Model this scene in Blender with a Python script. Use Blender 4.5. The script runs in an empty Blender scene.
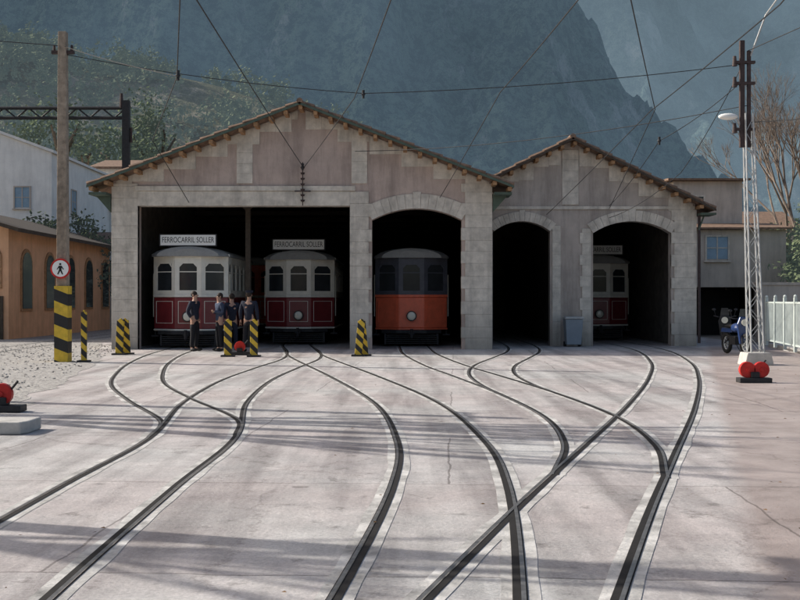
import bpy, bmesh, math, random
from mathutils import Vector, Matrix, noise
R=random.Random(7)
sc=bpy.context.scene
COL=sc.collection
sc.view_settings.view_transform='Standard'
try: sc.view_settings.look='None'
except Exception: pass
sc.view_settings.exposure=0
F=1100.0; H=1.55
def at(x,y,Y):            # surveyed point: bearing, elevation and distance -> world
    return Vector(((x-400)/F*Y, Y, H+(300-y)/F*Y))
# ---------------------------------------------------------------- materials
def nd(nt,t,**k):
    n=nt.nodes.new(t)
    for a,b in k.items(): setattr(n,a,b)
    return n
def base(name):
    m=bpy.data.materials.new(name); m.use_nodes=True
    nt=m.node_tree; return m,nt,nt.nodes['Principled BSDF']
def M(name,col,rough=.8,var=.18,scale=3,bump=.15,bscale=30,metal=0,col2=None,emis=None,es=0,spec=.3,detail=6,bd=.02,streak=0,grime=0):
    m,nt,p=base(name)
    tc=nd(nt,'ShaderNodeTexCoord')
    n=nd(nt,'ShaderNodeTexNoise'); n.inputs['Scale'].default_value=scale; n.inputs['Detail'].default_value=detail
    n.inputs['Roughness'].default_value=.65
    nt.links.new(tc.outputs['Object'],n.inputs['Vector'])
    r=nd(nt,'ShaderNodeValToRGB'); r.color_ramp.elements[0].position=.32; r.color_ramp.elements[1].position=.68
    c2=col2 if col2 else [min(1,c*(1+var)) for c in col]
    c1=col if col2 else [c*(1-var) for c in col]
    r.color_ramp.elements[0].color=(*c1,1); r.color_ramp.elements[1].color=(*c2,1)
    nt.links.new(n.outputs['Fac'],r.inputs[0]); out=r.outputs[0]
    if streak:
        mp=nd(nt,'ShaderNodeMapping'); mp.inputs['Scale'].default_value=(2.2,2.2,.28); nt.links.new(tc.outputs['Object'],mp.inputs[0])
        ns=nd(nt,'ShaderNodeTexNoise'); ns.inputs['Scale'].default_value=1.3; ns.inputs['Detail'].default_value=8; ns.inputs['Roughness'].default_value=.7
        nt.links.new(mp.outputs[0],ns.inputs['Vector'])
        rs=nd(nt,'ShaderNodeValToRGB'); rs.color_ramp.elements[0].position=.36; rs.color_ramp.elements[1].position=.56
        k=1-streak; rs.color_ramp.elements[0].color=(k,k,k,1); rs.color_ramp.elements[1].color=(1,1,1,1); nt.links.new(ns.outputs['Fac'],rs.inputs[0])
        mx=nd(nt,'ShaderNodeMix',data_type='RGBA',blend_type='MULTIPLY'); mx.inputs[0].default_value=1; nt.links.new(out,mx.inputs[6]); nt.links.new(rs.outputs[0],mx.inputs[7]); out=mx.outputs[2]
    if grime:   # dirt splashed on the lowest metre of the wall
        s=nd(nt,'ShaderNodeSeparateXYZ'); nt.links.new(tc.outputs['Object'],s.inputs[0])
        ad=nd(nt,'ShaderNodeMath',operation='MULTIPLY_ADD'); nt.links.new(n.outputs['Fac'],ad.inputs[0]); ad.inputs[1].default_value=-1.4; nt.links.new(s.outputs[2],ad.inputs[2])
        mr=nd(nt,'ShaderNodeMapRange'); mr.inputs[1].default_value=-.7; mr.inputs[2].default_value=.5; mr.inputs[3].default_value=1-grime; mr.inputs[4].default_value=1; nt.links.new(ad.outputs[0],mr.inputs[0])
        cb=nd(nt,'ShaderNodeCombineXYZ')
        for i in range(3): nt.links.new(mr.outputs[0],cb.inputs[i])
        mx=nd(nt,'ShaderNodeMix',data_type='RGBA',blend_type='MULTIPLY'); mx.inputs[0].default_value=1; nt.links.new(out,mx.inputs[6]); nt.links.new(cb.outputs[0],mx.inputs[7]); out=mx.outputs[2]
    nt.links.new(out,p.inputs['Base Color'])
    p.inputs['Roughness'].default_value=rough; p.inputs['Metallic'].default_value=metal
    p.inputs['Specular IOR Level'].default_value=spec
    if bump>0:
        n2=nd(nt,'ShaderNodeTexNoise'); n2.inputs['Scale'].default_value=bscale; n2.inputs['Detail'].default_value=5
        nt.links.new(tc.outputs['Object'],n2.inputs['Vector'])
        b=nd(nt,'ShaderNodeBump'); b.inputs['Strength'].default_value=bump; b.inputs['Distance'].default_value=bd
        nt.links.new(n2.outputs['Fac'],b.inputs['Height']); nt.links.new(b.outputs[0],p.inputs['Normal'])
    if emis:
        p.inputs['Emission Color'].default_value=(*emis,1); p.inputs['Emission Strength'].default_value=es
    return m
def stripes(name,ca,cb,k,dx=1,dz=1):
    m,nt,p=base(name)
    tc=nd(nt,'ShaderNodeTexCoord'); s=nd(nt,'ShaderNodeSeparateXYZ'); nt.links.new(tc.outputs['Object'],s.inputs[0])
    a=nd(nt,'ShaderNodeMath',operation='MULTIPLY'); a.inputs[1].default_value=dx*k; nt.links.new(s.outputs[0],a.inputs[0])
    b=nd(nt,'ShaderNodeMath',operation='MULTIPLY_ADD'); b.inputs[1].default_value=dz*k; nt.links.new(s.outputs[2],b.inputs[0]); nt.links.new(a.outputs[0],b.inputs[2])
    f=nd(nt,'ShaderNodeMath',operation='FRACT'); nt.links.new(b.outputs[0],f.inputs[0])
    g=nd(nt,'ShaderNodeMath',operation='GREATER_THAN'); g.inputs[1].default_value=.5; nt.links.new(f.outputs[0],g.inputs[0])
    n=nd(nt,'ShaderNodeTexNoise'); n.inputs['Scale'].default_value=9; n.inputs['Detail'].default_value=8; nt.links.new(tc.outputs['Object'],n.inputs['Vector'])
    mx=nd(nt,'ShaderNodeMix',data_type='RGBA'); mx.inputs[6].default_value=(*ca,1); mx.inputs[7].default_value=(*cb,1)
    nt.links.new(g.outputs[0],mx.inputs[0])
    mm=nd(nt,'ShaderNodeMix',data_type='RGBA',blend_type='MULTIPLY'); mm.inputs[0].default_value=.6
    nt.links.new(mx.outputs[2],mm.inputs[6]); nt.links.new(n.outputs['Fac'],mm.inputs[7]); nt.links.new(mm.outputs[2],p.inputs['Base Color'])
    p.inputs['Roughness'].default_value=.6
    return m
def paving():
    m,nt,p=base('paving_concrete')
    g=nd(nt,'ShaderNodeNewGeometry')
    def noi(scale,det=6,vec=None,ro=.6,col=False):
        n=nd(nt,'ShaderNodeTexNoise'); n.inputs['Scale'].default_value=scale; n.inputs['Detail'].default_value=det; n.inputs['Roughness'].default_value=ro
        nt.links.new(vec if vec else g.outputs['Position'],n.inputs['Vector']); return n.outputs['Color' if col else 'Fac']
    def ramp(src,a,b,ca,cb):
        r=nd(nt,'ShaderNodeValToRGB'); r.color_ramp.elements[0].position=a; r.color_ramp.elements[1].position=b
        r.color_ramp.elements[0].color=(*ca,1); r.color_ramp.elements[1].color=(*cb,1); nt.links.new(src,r.inputs[0]); return r.outputs[0]
    def mix(f,a,b,bt='MIX'):
        x=nd(nt,'ShaderNodeMix',data_type='RGBA',blend_type=bt)
        if isinstance(f,float): x.inputs[0].default_value=f
        else: nt.links.new(f,x.inputs[0])
        nt.links.new(a,x.inputs[6]); nt.links.new(b,x.inputs[7]); return x.outputs[2]
    c=ramp(noi(.25,5),.42,.6,(.595,.54,.515),(.60,.585,.56))
    c=mix(1.0,c,ramp(noi(1.7,9,None,.78),.3,.66,(.66,.66,.67),(1.08,1.08,1.08)),'MULTIPLY')
    c=mix(1.0,c,ramp(noi(38,5,None,.8),.3,.7,(.68,.68,.68),(1.17,1.17,1.17)),'MULTIPLY')
    mp=nd(nt,'ShaderNodeMapping'); mp.inputs['Scale'].default_value=(1.7,.13,1); mp.inputs['Rotation'].default_value=(0,0,.12)
    nt.links.new(g.outputs['Position'],mp.inputs[0])
    c=mix(1.0,c,ramp(noi(1.0,7,mp.outputs[0]),.38,.56,(.62,.61,.61),(1,1,1)),'MULTIPLY')
    c=mix(1.0,c,ramp(noi(3.1,9,None,.7),.32,.42,(.50,.49,.48),(1,1,1)),'MULTIPLY')
    s=nd(nt,'ShaderNodeSeparateXYZ'); nt.links.new(g.outputs['Position'],s.inputs[0])
    a=nd(nt,'ShaderNodeMath',operation='MULTIPLY_ADD'); nt.links.new(s.outputs[1],a.inputs[0]); a.inputs[1].default_value=-.27; nt.links.new(s.outputs[0],a.inputs[2])
    mr=nd(nt,'ShaderNodeMapRange'); mr.inputs[1].default_value=.25; mr.inputs[2].default_value=.45; nt.links.new(a.outputs[0],mr.inputs[0])
    ng=nd(nt,'ShaderNodeMath',operation='MULTIPLY'); ng.inputs[1].default_value=.85; nt.links.new(mr.outputs[0],ng.inputs[0])
    red=ramp(noi(1.5,8,None,.7),.3,.7,(.24,.195,.175),(.45,.375,.345))
    c=mix(ng.outputs[0],c,red)
    wv=nd(nt,'ShaderNodeVectorMath',operation='MULTIPLY_ADD'); nt.links.new(noi(1.2,6,None,.6,True),wv.inputs[0]); wv.inputs[1].default_value=(.12,.12,0); nt.links.new(g.outputs['Position'],wv.inputs[2])
    br=nd(nt,'ShaderNodeTexBrick'); br.inputs['Scale'].default_value=1.0; br.inputs['Brick Width'].default_value=4.6; br.inputs['Row Height'].default_value=3.1
    br.inputs['Mortar Size'].default_value=.012; br.inputs['Mortar Smooth'].default_value=.4
    br.inputs['Color1'].default_value=(1,1,1,1); br.inputs['Color2'].default_value=(.92,.9,.89,1); br.inputs['Mortar'].default_value=(.5,.48,.47,1)
    mp2=nd(nt,'ShaderNodeMapping'); mp2.inputs['Rotation'].default_value=(0,0,.05); nt.links.new(wv.outputs[0],mp2.inputs[0]); nt.links.new(mp2.outputs[0],br.inputs['Vector'])
    c=mix(1.0,c,br.outputs[0],'MULTIPLY')
    wv2=nd(nt,'ShaderNodeVectorMath',operation='MULTIPLY_ADD'); nt.links.new(noi(.8,8,None,.7,True),wv2.inputs[0]); wv2.inputs[1].default_value=(1.6,1.6,0); nt.links.new(g.outputs['Position'],wv2.inputs[2])
    v=nd(nt,'ShaderNodeTexVoronoi',feature='DISTANCE_TO_EDGE'); v.inputs['Scale'].default_value=.28; nt.links.new(wv2.outputs[0],v.inputs['Vector'])
    c=mix(1.0,c,ramp(v.outputs['Distance'],.0,.006,(.72,.7,.69),(1,1,1)),'MULTIPLY')
    nt.links.new(c,p.inputs['Base Color']); p.inputs['Roughness'].default_value=.68; p.inputs['Specular IOR Level'].default_value=.4
    b=nd(nt,'ShaderNodeBump'); b.inputs['Strength'].default_value=.5; b.inputs['Distance'].default_value=.02
    nt.links.new(noi(26,9,None,.8),b.inputs['Height']); nt.links.new(b.outputs[0],p.inputs['Normal'])
    return m
def mount(name,dark,green,rock,em,es,s1,ra=.54):
    m,nt,p=base(name); g=nd(nt,'ShaderNodeNewGeometry')
    def noi(scale,vec=None,det=12,ro=.7):
        n=nd(nt,'ShaderNodeTexNoise'); n.inputs['Scale'].default_value=scale; n.inputs['Detail'].default_value=det; n.inputs['Roughness'].default_value=ro
        nt.links.new(vec or g.outputs['Position'],n.inputs['Vector']); return n.outputs['Fac']
    def ramp(src,a,b,ca,cb):
        r=nd(nt,'ShaderNodeValToRGB'); r.color_ramp.elements[0].position=a; r.color_ramp.elements[1].position=b
        r.color_ramp.elements[0].color=(*ca,1); r.color_ramp.elements[1].color=(*cb,1); nt.links.new(src,r.inputs[0]); return r.outputs[0]
    mp=nd(nt,'ShaderNodeMapping'); mp.inputs['Scale'].default_value=(1,.4,.5); nt.links.new(g.outputs['Position'],mp.inputs[0])
    c=ramp(noi(s1*9,None,8,.85),.45,.54,dark,green)
    x=nd(nt,'ShaderNodeMix',data_type='RGBA'); nt.links.new(ramp(noi(s1*1.3,mp.outputs[0],14,.8),ra,ra+.07,(0,0,0),(1,1,1)),x.inputs[0]); nt.links.new(c,x.inputs[6]); x.inputs[7].default_value=(*rock,1)
    # wood smoke and haze painted on as surface glow, brighter in places
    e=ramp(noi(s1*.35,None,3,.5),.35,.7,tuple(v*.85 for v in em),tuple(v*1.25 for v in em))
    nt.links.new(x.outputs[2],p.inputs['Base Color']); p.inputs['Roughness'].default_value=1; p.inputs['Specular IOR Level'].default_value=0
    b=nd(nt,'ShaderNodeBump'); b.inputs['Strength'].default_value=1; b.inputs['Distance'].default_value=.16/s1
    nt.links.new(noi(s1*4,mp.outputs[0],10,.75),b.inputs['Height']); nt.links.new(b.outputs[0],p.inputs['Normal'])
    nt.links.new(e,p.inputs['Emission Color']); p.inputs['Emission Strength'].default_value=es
    return m
mPave=paving()
mGround=M('dry_ground',(.22,.19,.16),.95,.3,.8,.4,8)
mGravel=M('gravel',(.14,.132,.125),.95,col2=(.56,.53,.49),scale=9,bump=.8,bscale=18,detail=10,bd=.05)
mPink=M('pink_render',(.49,.39,.335),.92,.14,1.6,.3,25,streak=.28)
mGreyR=M('grey_beige_render',(.46,.40,.35),.92,.14,1.4,.3,25,streak=.28,grime=.3)
mStone=M('pale_stone',(.62,.565,.485),.9,.2,3.5,.4,18,streak=.24,grime=.4)
mInner=M('dark_inner_wall',(.15,.13,.11),.95,.3)  # interior shade put into the wall colour, so the sheds stay dark
mTile=M('clay_tile',(.20,.13,.09),.85,.4,6)
mWoodO=M('orange_brown_timber',(.36,.21,.11),.85,.35,8)
mWoodD=M('dark_timber',(.07,.055,.042),.85,.3,8)
mGreen=M('green_fascia',(.08,.11,.085),.7,.2)
mWhite=M('whitewash',(.80,.79,.75),.9,.08,1.2,streak=.12)
mPeach=M('peach_render',(.72,.42,.25),.9,.12,1.2,streak=.15)
mBeige=M('beige_render',(.54,.47,.40),.9,.12,1,streak=.2)
mGlass=M('dark_glass',(.03,.035,.04),.08,.2,2,0,spec=.7)
mShut=M('blue_grey_shutter',(.25,.36,.45),.6,.1)
mDark=M('shade_black',(.02,.02,.02),.9)  # near-black that paints the deep shade of the carport
mSteel=M('rail_steel',(.30,.28,.26),.36,.4,12,.1,60,metal=.75)
mGroove=M('rail_groove',(.014,.012,.011),.9,.3,10,0)
mEdge=M('rail_concrete',(.52,.50,.47),.85,.35,2.5,.3,40,streak=.4)
mMaroon=M('maroon_paint',(.19,.024,.028),.35,.15,3,.03,spec=.5)
mCream=M('cream_paint',(.78,.74,.64),.45,.08,4,.03,spec=.5)
mOrange=M('orange_red_paint',(.80,.155,.075),.4,.12,4,.03,spec=.5)
mNavy=M('dark_grey_blue_paint',(.085,.09,.11),.4,.2,4,.03)
mRoofT=M('tram_roof_canvas',(.30,.30,.29),.8,.15)
mIron=M('black_iron',(.025,.025,.027),.55,.3,8,.1)
mBrass=M('lamp_glass',(.75,.72,.6),.15,.05,3,0,spec=.8)
mBoard=M('board_white',(.80,.80,.77),.6,.05)
mInk=M('ink_black',(.015,.015,.015),.7,.1,3,0)
mRed=M('red_paint',(.50,.025,.02),.45,.3,6,.05)
mConc=M('concrete',(.44,.42,.39),.9,.2,5,.3,30)
mPoleW=M('weathered_pole',(.32,.26,.20),.9,.3,7,.3,30,streak=.3)
mGalv=M('galvanised_steel',(.40,.41,.41),.5,.15,8,.05,metal=.2)
mRust=M('rusty_brown_steel',(.06,.042,.04),.7,.3,10)
mYB=stripes('yellow_black_stripes',(.90,.60,.05),(.02,.02,.02),3.2,1,1)
mYB2=stripes('yellow_black_bands',(.90,.60,.05),(.02,.02,.02),1.7,.4,1)
mSkin=M('skin',(.42,.25,.18),.6,.08,5,0)
mHair=M('dark_hair',(.03,.02,.015),.7)
mNavyC=M('navy_cloth',(.018,.021,.036),.9,.2,20)
mBlackC=M('black_cloth',(.013,.013,.016),.9,.2,20)
mBlueC=M('blue_shirt_cloth',(.045,.06,.10),.9,.2,20)
mShoe=M('black_leather',(.02,.018,.016),.5)
mBin=M('grey_blue_plastic',(.22,.26,.30),.5,.1)
mBlue=M('blue_bike_paint',(.02,.045,.14),.3,.1,3,0,spec=.6)
mRub=M('rubber',(.02,.02,.02),.85)
mBark=M('grey_bark',(.16,.13,.10),.95,.35,7,.6,14)
mLeaf=M('olive_leaf',(.05,.07,.035),.95,col2=(.17,.20,.105),scale=.9,bump=0,emis=(.10,.13,.14),es=.2,spec=0)  # faint bluish emission paints haze onto the leaves
mLeafH=M('hill_leaf',(.025,.042,.025),.95,col2=(.20,.215,.125),scale=.42,bump=0,emis=(.15,.20,.23),es=.34,spec=0,detail=4)  # distance haze painted into the hill leaves as emission
mLeafD=M('dark_leaf',(.03,.042,.025),.95,col2=(.10,.12,.065),scale=1.2,bump=0,emis=(.08,.10,.11),es=.12,spec=0)  # weak emission, haze painted over the dark foliage
mTwig=M('twig_brown',(.19,.15,.12),.9,.3)
mDry=M('dry_leaf',(.16,.09,.04),.9,.4,3,0)
# ---------------------------------------------------------------- mesh builder
class B:
    def __init__(s): s.v=[];s.f=[];s.m=[]
    def add(s,vs,fs,mi=0):
        o=len(s.v); s.v+= [tuple(v) for v in vs]; s.f+=[tuple(i+o for i in f) for f in fs]; s.m+=[mi]*len(fs); return s
    def box(s,x0,x1,y0,y1,z0,z1,mi=0):
        return s.add([(x0,y0,z0),(x1,y0,z0),(x1,y1,z0),(x0,y1,z0),(x0,y0,z1),(x1,y0,z1),(x1,y1,z1),(x0,y1,z1)],
          [(0,3,2,1),(4,5,6,7),(0,1,5,4),(1,2,6,5),(2,3,7,6),(3,0,4,7)],mi)
    def prism(s,poly,a,b,axis='y',mi=0):
        n=len(poly)
        if axis=='y': vs=[(p[0],a,p[1]) for p in poly]+[(p[0],b,p[1]) for p in poly]
        elif axis=='z': vs=[(p[0],p[1],a) for p in poly]+[(p[0],p[1],b) for p in poly]
        else: vs=[(a,p[0],p[1]) for p in poly]+[(b,p[0],p[1]) for p in poly]
        return s.add(vs,[tuple(range(n)),tuple(range(2*n-1,n-1,-1))]+[(i,i+n,(i+1)%n+n,(i+1)%n) for i in range(n)],mi)
    def obox(s,a,b,z0,z1,t,mi=0,off=0):
        a=Vector(a);b=Vector(b);d=(b-a).normalized();n=Vector((d.y,-d.x))
        p=[a+n*(off+t/2),b+n*(off+t/2),b+n*(off-t/2),a+n*(off-t/2)]
        return s.prism([(q.x,q.y) for q in p],z0,z1,'z',mi)
    def cyl(s,p0,p1,r0,r1=None,n=8,mi=0,caps=True):
        r1=r0 if r1 is None else r1
        p0=Vector(p0);p1=Vector(p1);d=(p1-p0).normalized()
        u=d.orthogonal().normalized();w=d.cross(u)
        vs=[p0+(u*math.cos(2*math.pi*i/n)+w*math.sin(2*math.pi*i/n))*r0 for i in range(n)]
        vs+=[p1+(u*math.cos(2*math.pi*i/n)+w*math.sin(2*math.pi*i/n))*r1 for i in range(n)]
        fs=[(i,(i+1)%n,(i+1)%n+n,i+n) for i in range(n)]
        if caps: fs+=[tuple(range(n-1,-1,-1)),tuple(range(n,2*n))]
        return s.add(vs,fs,mi)
    def tube(s,pts,r,n=5,mi=0):
        for a,b in zip(pts[:-1],pts[1:]): s.cyl(a,b,r,r,n,mi,True)
        return s
    def ell(s,c,r,nu=12,nv=8,mi=0):
        vs=[(c[0],c[1],c[2]-r[2])];fs=[]
        for j in range(1,nv):
            t=math.pi*j/nv-math.pi/2
            for i in range(nu):
                a=2*math.pi*i/nu
                vs.append((c[0]+r[0]*math.cos(t)*math.cos(a),c[1]+r[1]*math.cos(t)*math.sin(a),c[2]+r[2]*math.sin(t)))
        vs.append((c[0],c[1],c[2]+r[2]));L=len(vs)-1
        for i in range(nu):
            k=(i+1)%nu
            fs.append((0,1+k,1+i)); fs.append((L,L-nu+i,L-nu+k))
            for j in range(nv-2):
                o=1+j*nu; fs.append((o+i,o+k,o+k+nu,o+i+nu))
        return s.add(vs,fs,mi)
    def torus(s,c,Rr,r,n=24,m=8,mi=0):   # axis x
        vs=[];fs=[]
        for i in range(n):
            a=2*math.pi*i/n
            for j in range(m):
                b=2*math.pi*j/m
                vs.append((c[0]+r*math.sin(b),c[1]+(Rr+r*math.cos(b))*math.cos(a),c[2]+(Rr+r*math.cos(b))*math.sin(a)))
        for i in range(n):
            for j in range(m):
                fs.append((i*m+j,((i+1)%n)*m+j,((i+1)%n)*m+(j+1)%m,i*m+(j+1)%m))
        return s.add(vs,fs,mi)
    def mesh(s,me,mi=0):
        return s.add([v.co for v in me.vertices],[tuple(p.vertices) for p in me.polygons],mi)
    def obj(s,name,mats,parent=None,world=False,smooth=False,loc=None,recalc=True,bevel=0):
        me=bpy.data.meshes.new(name); me.from_pydata(s.v,[],s.f)
        if not isinstance(mats,(list,tuple)): mats=[mats]
        for m in mats: me.materials.append(m)
        if len(mats)>1: me.polygons.foreach_set('material_index',s.m)
        if recalc:
            bm=bmesh.new(); bm.from_mesh(me); bmesh.ops.recalc_face_normals(bm,faces=bm.faces); bm.to_mesh(me); bm.free()
        if smooth: me.polygons.foreach_set('use_smooth',[True]*len(me.polygons))
        me.update()
        o=bpy.data.objects.new(name,me); COL.objects.link(o)
        if loc: o.location=loc
        if parent:
            o.parent=parent
            if world and parent.parent is None: o.matrix_parent_inverse=Matrix.Translation(-Vector(parent.location))
        if bevel:
            b=o.modifiers.new('bevel','BEVEL'); b.width=bevel; b.segments=2; b.limit_method='ANGLE'
        return o
def thing(name,label,cat,loc=(0,0,0),rot=0,group=None):
    e=bpy.data.objects.new(name,None); COL.objects.link(e); e.location=loc; e.rotation_euler=(0,0,rot); e.empty_display_size=.3
    e['label']=label; e['category']=cat
    if group: e['group']=group
    return e
def tag(o,label=None,cat=None,group=None,kind=None):
    if label:o['label']=label
    if cat:o['category']=cat
    if group:o['group']=group
    if kind:o['kind']=kind
    return o
def text(s,size,mat,name='lettering',parent=None,loc=(0,0,0),ext=.004,sx=1.0):
    cu=bpy.data.curves.new('t','FONT'); cu.body=s; cu.size=size; cu.align_x='CENTER'; cu.align_y='CENTER'; cu.extrude=ext
    o=bpy.data.objects.new('t',cu); COL.objects.link(o)
    dg=bpy.context.evaluated_depsgraph_get(); me=bpy.data.meshes.new_from_object(o.evaluated_get(dg))
    bpy.data.objects.remove(o); me.name=name; me.materials.clear(); me.materials.append(mat)
    t=bpy.data.objects.new(name,me); COL.objects.link(t); t.rotation_euler=(math.radians(90),0,0); t.location=loc; t.scale=(sx,1,1)
    if parent: t.parent=parent
    return t
# ---------------------------------------------------------------- camera, light
cam=bpy.data.cameras.new('camera'); cam.lens=36*F/800; cam.sensor_width=36; cam.clip_end=5000
co=bpy.data.objects.new('camera',cam); COL.objects.link(co); co.location=(0,0,H); co.rotation_euler=(math.radians(90),0,0); sc.camera=co
el=math.radians(32); az=math.radians(17)
sd=Vector((-math.cos(az)*math.cos(el),math.sin(az)*math.cos(el),math.sin(el)))
su=bpy.data.lights.new('sun','SUN'); su.energy=5.0; su.angle=math.radians(.5); su.color=(1,.96,.89)
so=bpy.data.objects.new('sun',su); COL.objects.link(so); so.rotation_euler=(-sd).to_track_quat('-Z','Y').to_euler()
w=bpy.data.worlds.new('World'); sc.world=w; w.use_nodes=True; nt=w.node_tree
sk=nt.nodes.new('ShaderNodeTexSky'); sk.sky_type='NISHITA'; sk.sun_disc=False; sk.sun_elevation=el; sk.sun_rotation=math.atan2(sd.x,sd.y); sk.dust_density=4
nt.links.new(sk.outputs[0],nt.nodes['Background'].inputs[0]); nt.nodes['Background'].inputs[1].default_value=.15
# ---------------------------------------------------------------- ground
b=B(); b.add([(-1500,-60,0),(1500,-60,0),(1500,2500,0),(-1500,2500,0)],[(0,1,2,3)])
tag(b.obj('ground',mGround,recalc=False),kind='structure',label='dry bare earth of the valley floor',cat='ground')
b=B(); b.add([(-30,-10,.004),(11,-10,.004),(13,60,.004),(-14.5,60,.004),(-30,30,.004)],[(0,1,2,3,4)])
tag(b.obj('tram_yard_pavement',mPave,recalc=False),kind='structure',label='pale cracked concrete paving of the depot yard',cat='pavement')
b=B()
gp=[(-30,15.2),(-9,14.6),(-5.35,15.0),(-5.5,16.2),(-6.1,18),(-6.0,19.4),(-6.6,22),(-7.15,25.5),(-7.6,28),(-8.2,30),(-9.3,34),(-10.8,40),(-10.8,60),(-30,60)]
gq=[]
for (xa,ya),(xb,yb) in zip(gp,gp[1:]+gp[:1]):
    for k in range(6):
        t=k/6; x=xa+(xb-xa)*t; y=ya+(yb-ya)*t; q=.16*noise.noise(Vector((x*3,y*3,1))); gq.append((x+q,y+q))
b.add([(x,y,.008) for x,y in gq],[tuple(range(len(gq)))])
tag(b.obj('gravel_yard',mGravel,recalc=False),kind='structure',label='rough grey gravel beside the tracks',cat='gravel')
b=B(); b.prism([(9.3,14),(16,14),(20,36),(12.2,36)],0,.13,'z'); b.prism([(9.15,14),(9.3,14),(12.2,36),(12.05,36)],0,.135,'z')
tag(b.obj('pavement',mConc),kind='structure',label='raised concrete pavement with kerb beside the fence',cat='pavement')
# stones on the gravel and dry leaves on the yard
b=B(); rng=random.Random(3)
for _ in range(1400):
    y=rng.uniform(15.4,38); x=rng.uniform(-14,-5.7-(y-15)*.16); s=rng.uniform(.01,.032)
    b.ell((x,y,s*.3+.008),(s,s*rng.uniform(.6,1),s*.6),5,4)
tag(b.obj('loose_stones',mGravel),'loose pale stones scattered over the gravel','stones',kind='stuff')
b=B()
for _ in range(260):
    y=rng.uniform(4,33); x=rng.uniform(-.42,.42)*y
    if rng.random()<.6: x=rng.choice((-1,1))*(.33+abs(rng.gauss(0,.08)))*y
    a=rng.uniform(0,6.3); s=rng.uniform(.01,.024); c,d=math.cos(a)*s,math.sin(a)*s
    b.add([(x-c,y-d,.02),(x+d*.5,y-c*.5,.02+s*.3),(x+c,y+d,.02),(x-d*.5,y+c*.5,.02)],[(0,1,2,3)])
tag(b.obj('dry_leaves',mDry,recalc=False),'small dry brown leaves scattered over the yard','leaves',kind='stuff')
# ---------------------------------------------------------------- tracks
def catmull(p,n=14):
    P=[p[0]+(p[0]-p[1])]+p+[p[-1]+(p[-1]-p[-2])]; o=[]
    for i in range(1,len(P)-2):
        for k in range(n):
            t=k/n; a,b_,c,d=P[i-1],P[i],P[i+1],P[i+2]
            o.append(.5*((2*b_)+(c-a)*t+(2*a-5*b_+4*c-d)*t*t+(3*b_-a-3*c+d)*t**3))
    o.append(P[-2]); return o
def ribbon(bd,path,u0,u1,z,mi,wob=None):
    n=len(path);vs=[]
    for i,p in enumerate(path):
        d=(path[min(i+1,n-1)]-path[max(i-1,0)]).normalized(); q=Vector((d.y,-d.x))
        w0=0
        if wob: w0=wob[1]*noise.noise(Vector((p.x*1.3,p.y*1.3,wob[0]*9)))
        a=p+q*(u0+(w0 if wob and wob[2]==0 else 0));c=p+q*(u1+(w0 if wob and wob[2]==1 else 0))
        vs+=[(a.x,a.y,z),(c.x,c.y,z)]
    bd.add(vs,[(2*i,2*i+1,2*i+3,2*i+2) for i in range(n-1)],mi)
G=.475
def track(i,pts,label):
    path=catmull([Vector((x,y)) for y,x in pts],22)
    e=thing('tram_track',label,'tram track',(path[0].x,path[0].y,0),group='tram tracks crossing the depot yard')
    z=i*.0004+(.004 if i==6 else 0)
    for s in (-1,1):
        b=B()
        def rb(u0,u1,zz,mi,wob=None):
            a,c=sorted((s*u0,s*u1)) ; ribbon(b,path,a,c,zz,mi,wob)
        rb(G-.10,G-.036,z+.0062,2,(s+i,.02,0 if s>0 else 1)); rb(G-.036,G+.010,z+.0105,1); rb(G+.010,G+.036,z+.0150,0); rb(G+.036,G+.044,z+.0105,1); rb(G+.044,G+.11,z+.0062,2,(s+i+4,.025,1 if s>0 else 0))
        b.obj('rail',[mSteel,mGroove,mEdge],e,world=True,recalc=False)
    return e
track(0,[(12.4,-2.33),(14.2,-2.6),(17,-3.7),(20,-4.75),(23,-5.45),(27,-6.15),(32,-6.7),(38,-6.9),(46,-6.9)],'curved embedded tram track running to the cream tram')
track(1,[(1,-2.1),(5,-2.28),(9,-2.33),(12.4,-2.33),(16.5,-2.78),(21,-2.95),(25,-2.8),(29,-2.6),(33,-2.9),(38,-3.55),(44,-3.7)],'embedded tram track curving towards the wide shed doorway')
track(2,[(1,-.6),(3.5,-.15),(5.68,.14),(9.2,.42),(12.2,.44),(16.6,.08),(22.3,-.95),(29.6,-2.45),(33,-2.95),(38,-3.6)],'embedded tram track curving across to the second tram')
track(3,[(1,-.9),(3.5,.0),(5.68,.63),(8.2,1.38),(11,2.25),(16,3.8),(21.7,5.4),(27.5,6.75),(34.5,7.75),(44,7.85)],'long embedded track sweeping to the smaller shed')
track(4,[(9.6,1.83),(11.76,2.24),(14.5,2.38),(18,2.12),(22,1.6),(26,1.05),(31,.6),(35,.48),(42,.4)],'embedded track branching to the orange tram')
track(5,[(17,2.22),(20,1.95),(23,1.92),(26,2.25),(29.5,3.0),(33,3.7),(37,4.05),(44,4.1)],'embedded track branching to the narrow arched doorway')
track(6,[(28,-12.2),(34,-12.4),(44,-12.6),(60,-12.6)],'tram track over gravel beside the big shed')
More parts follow.
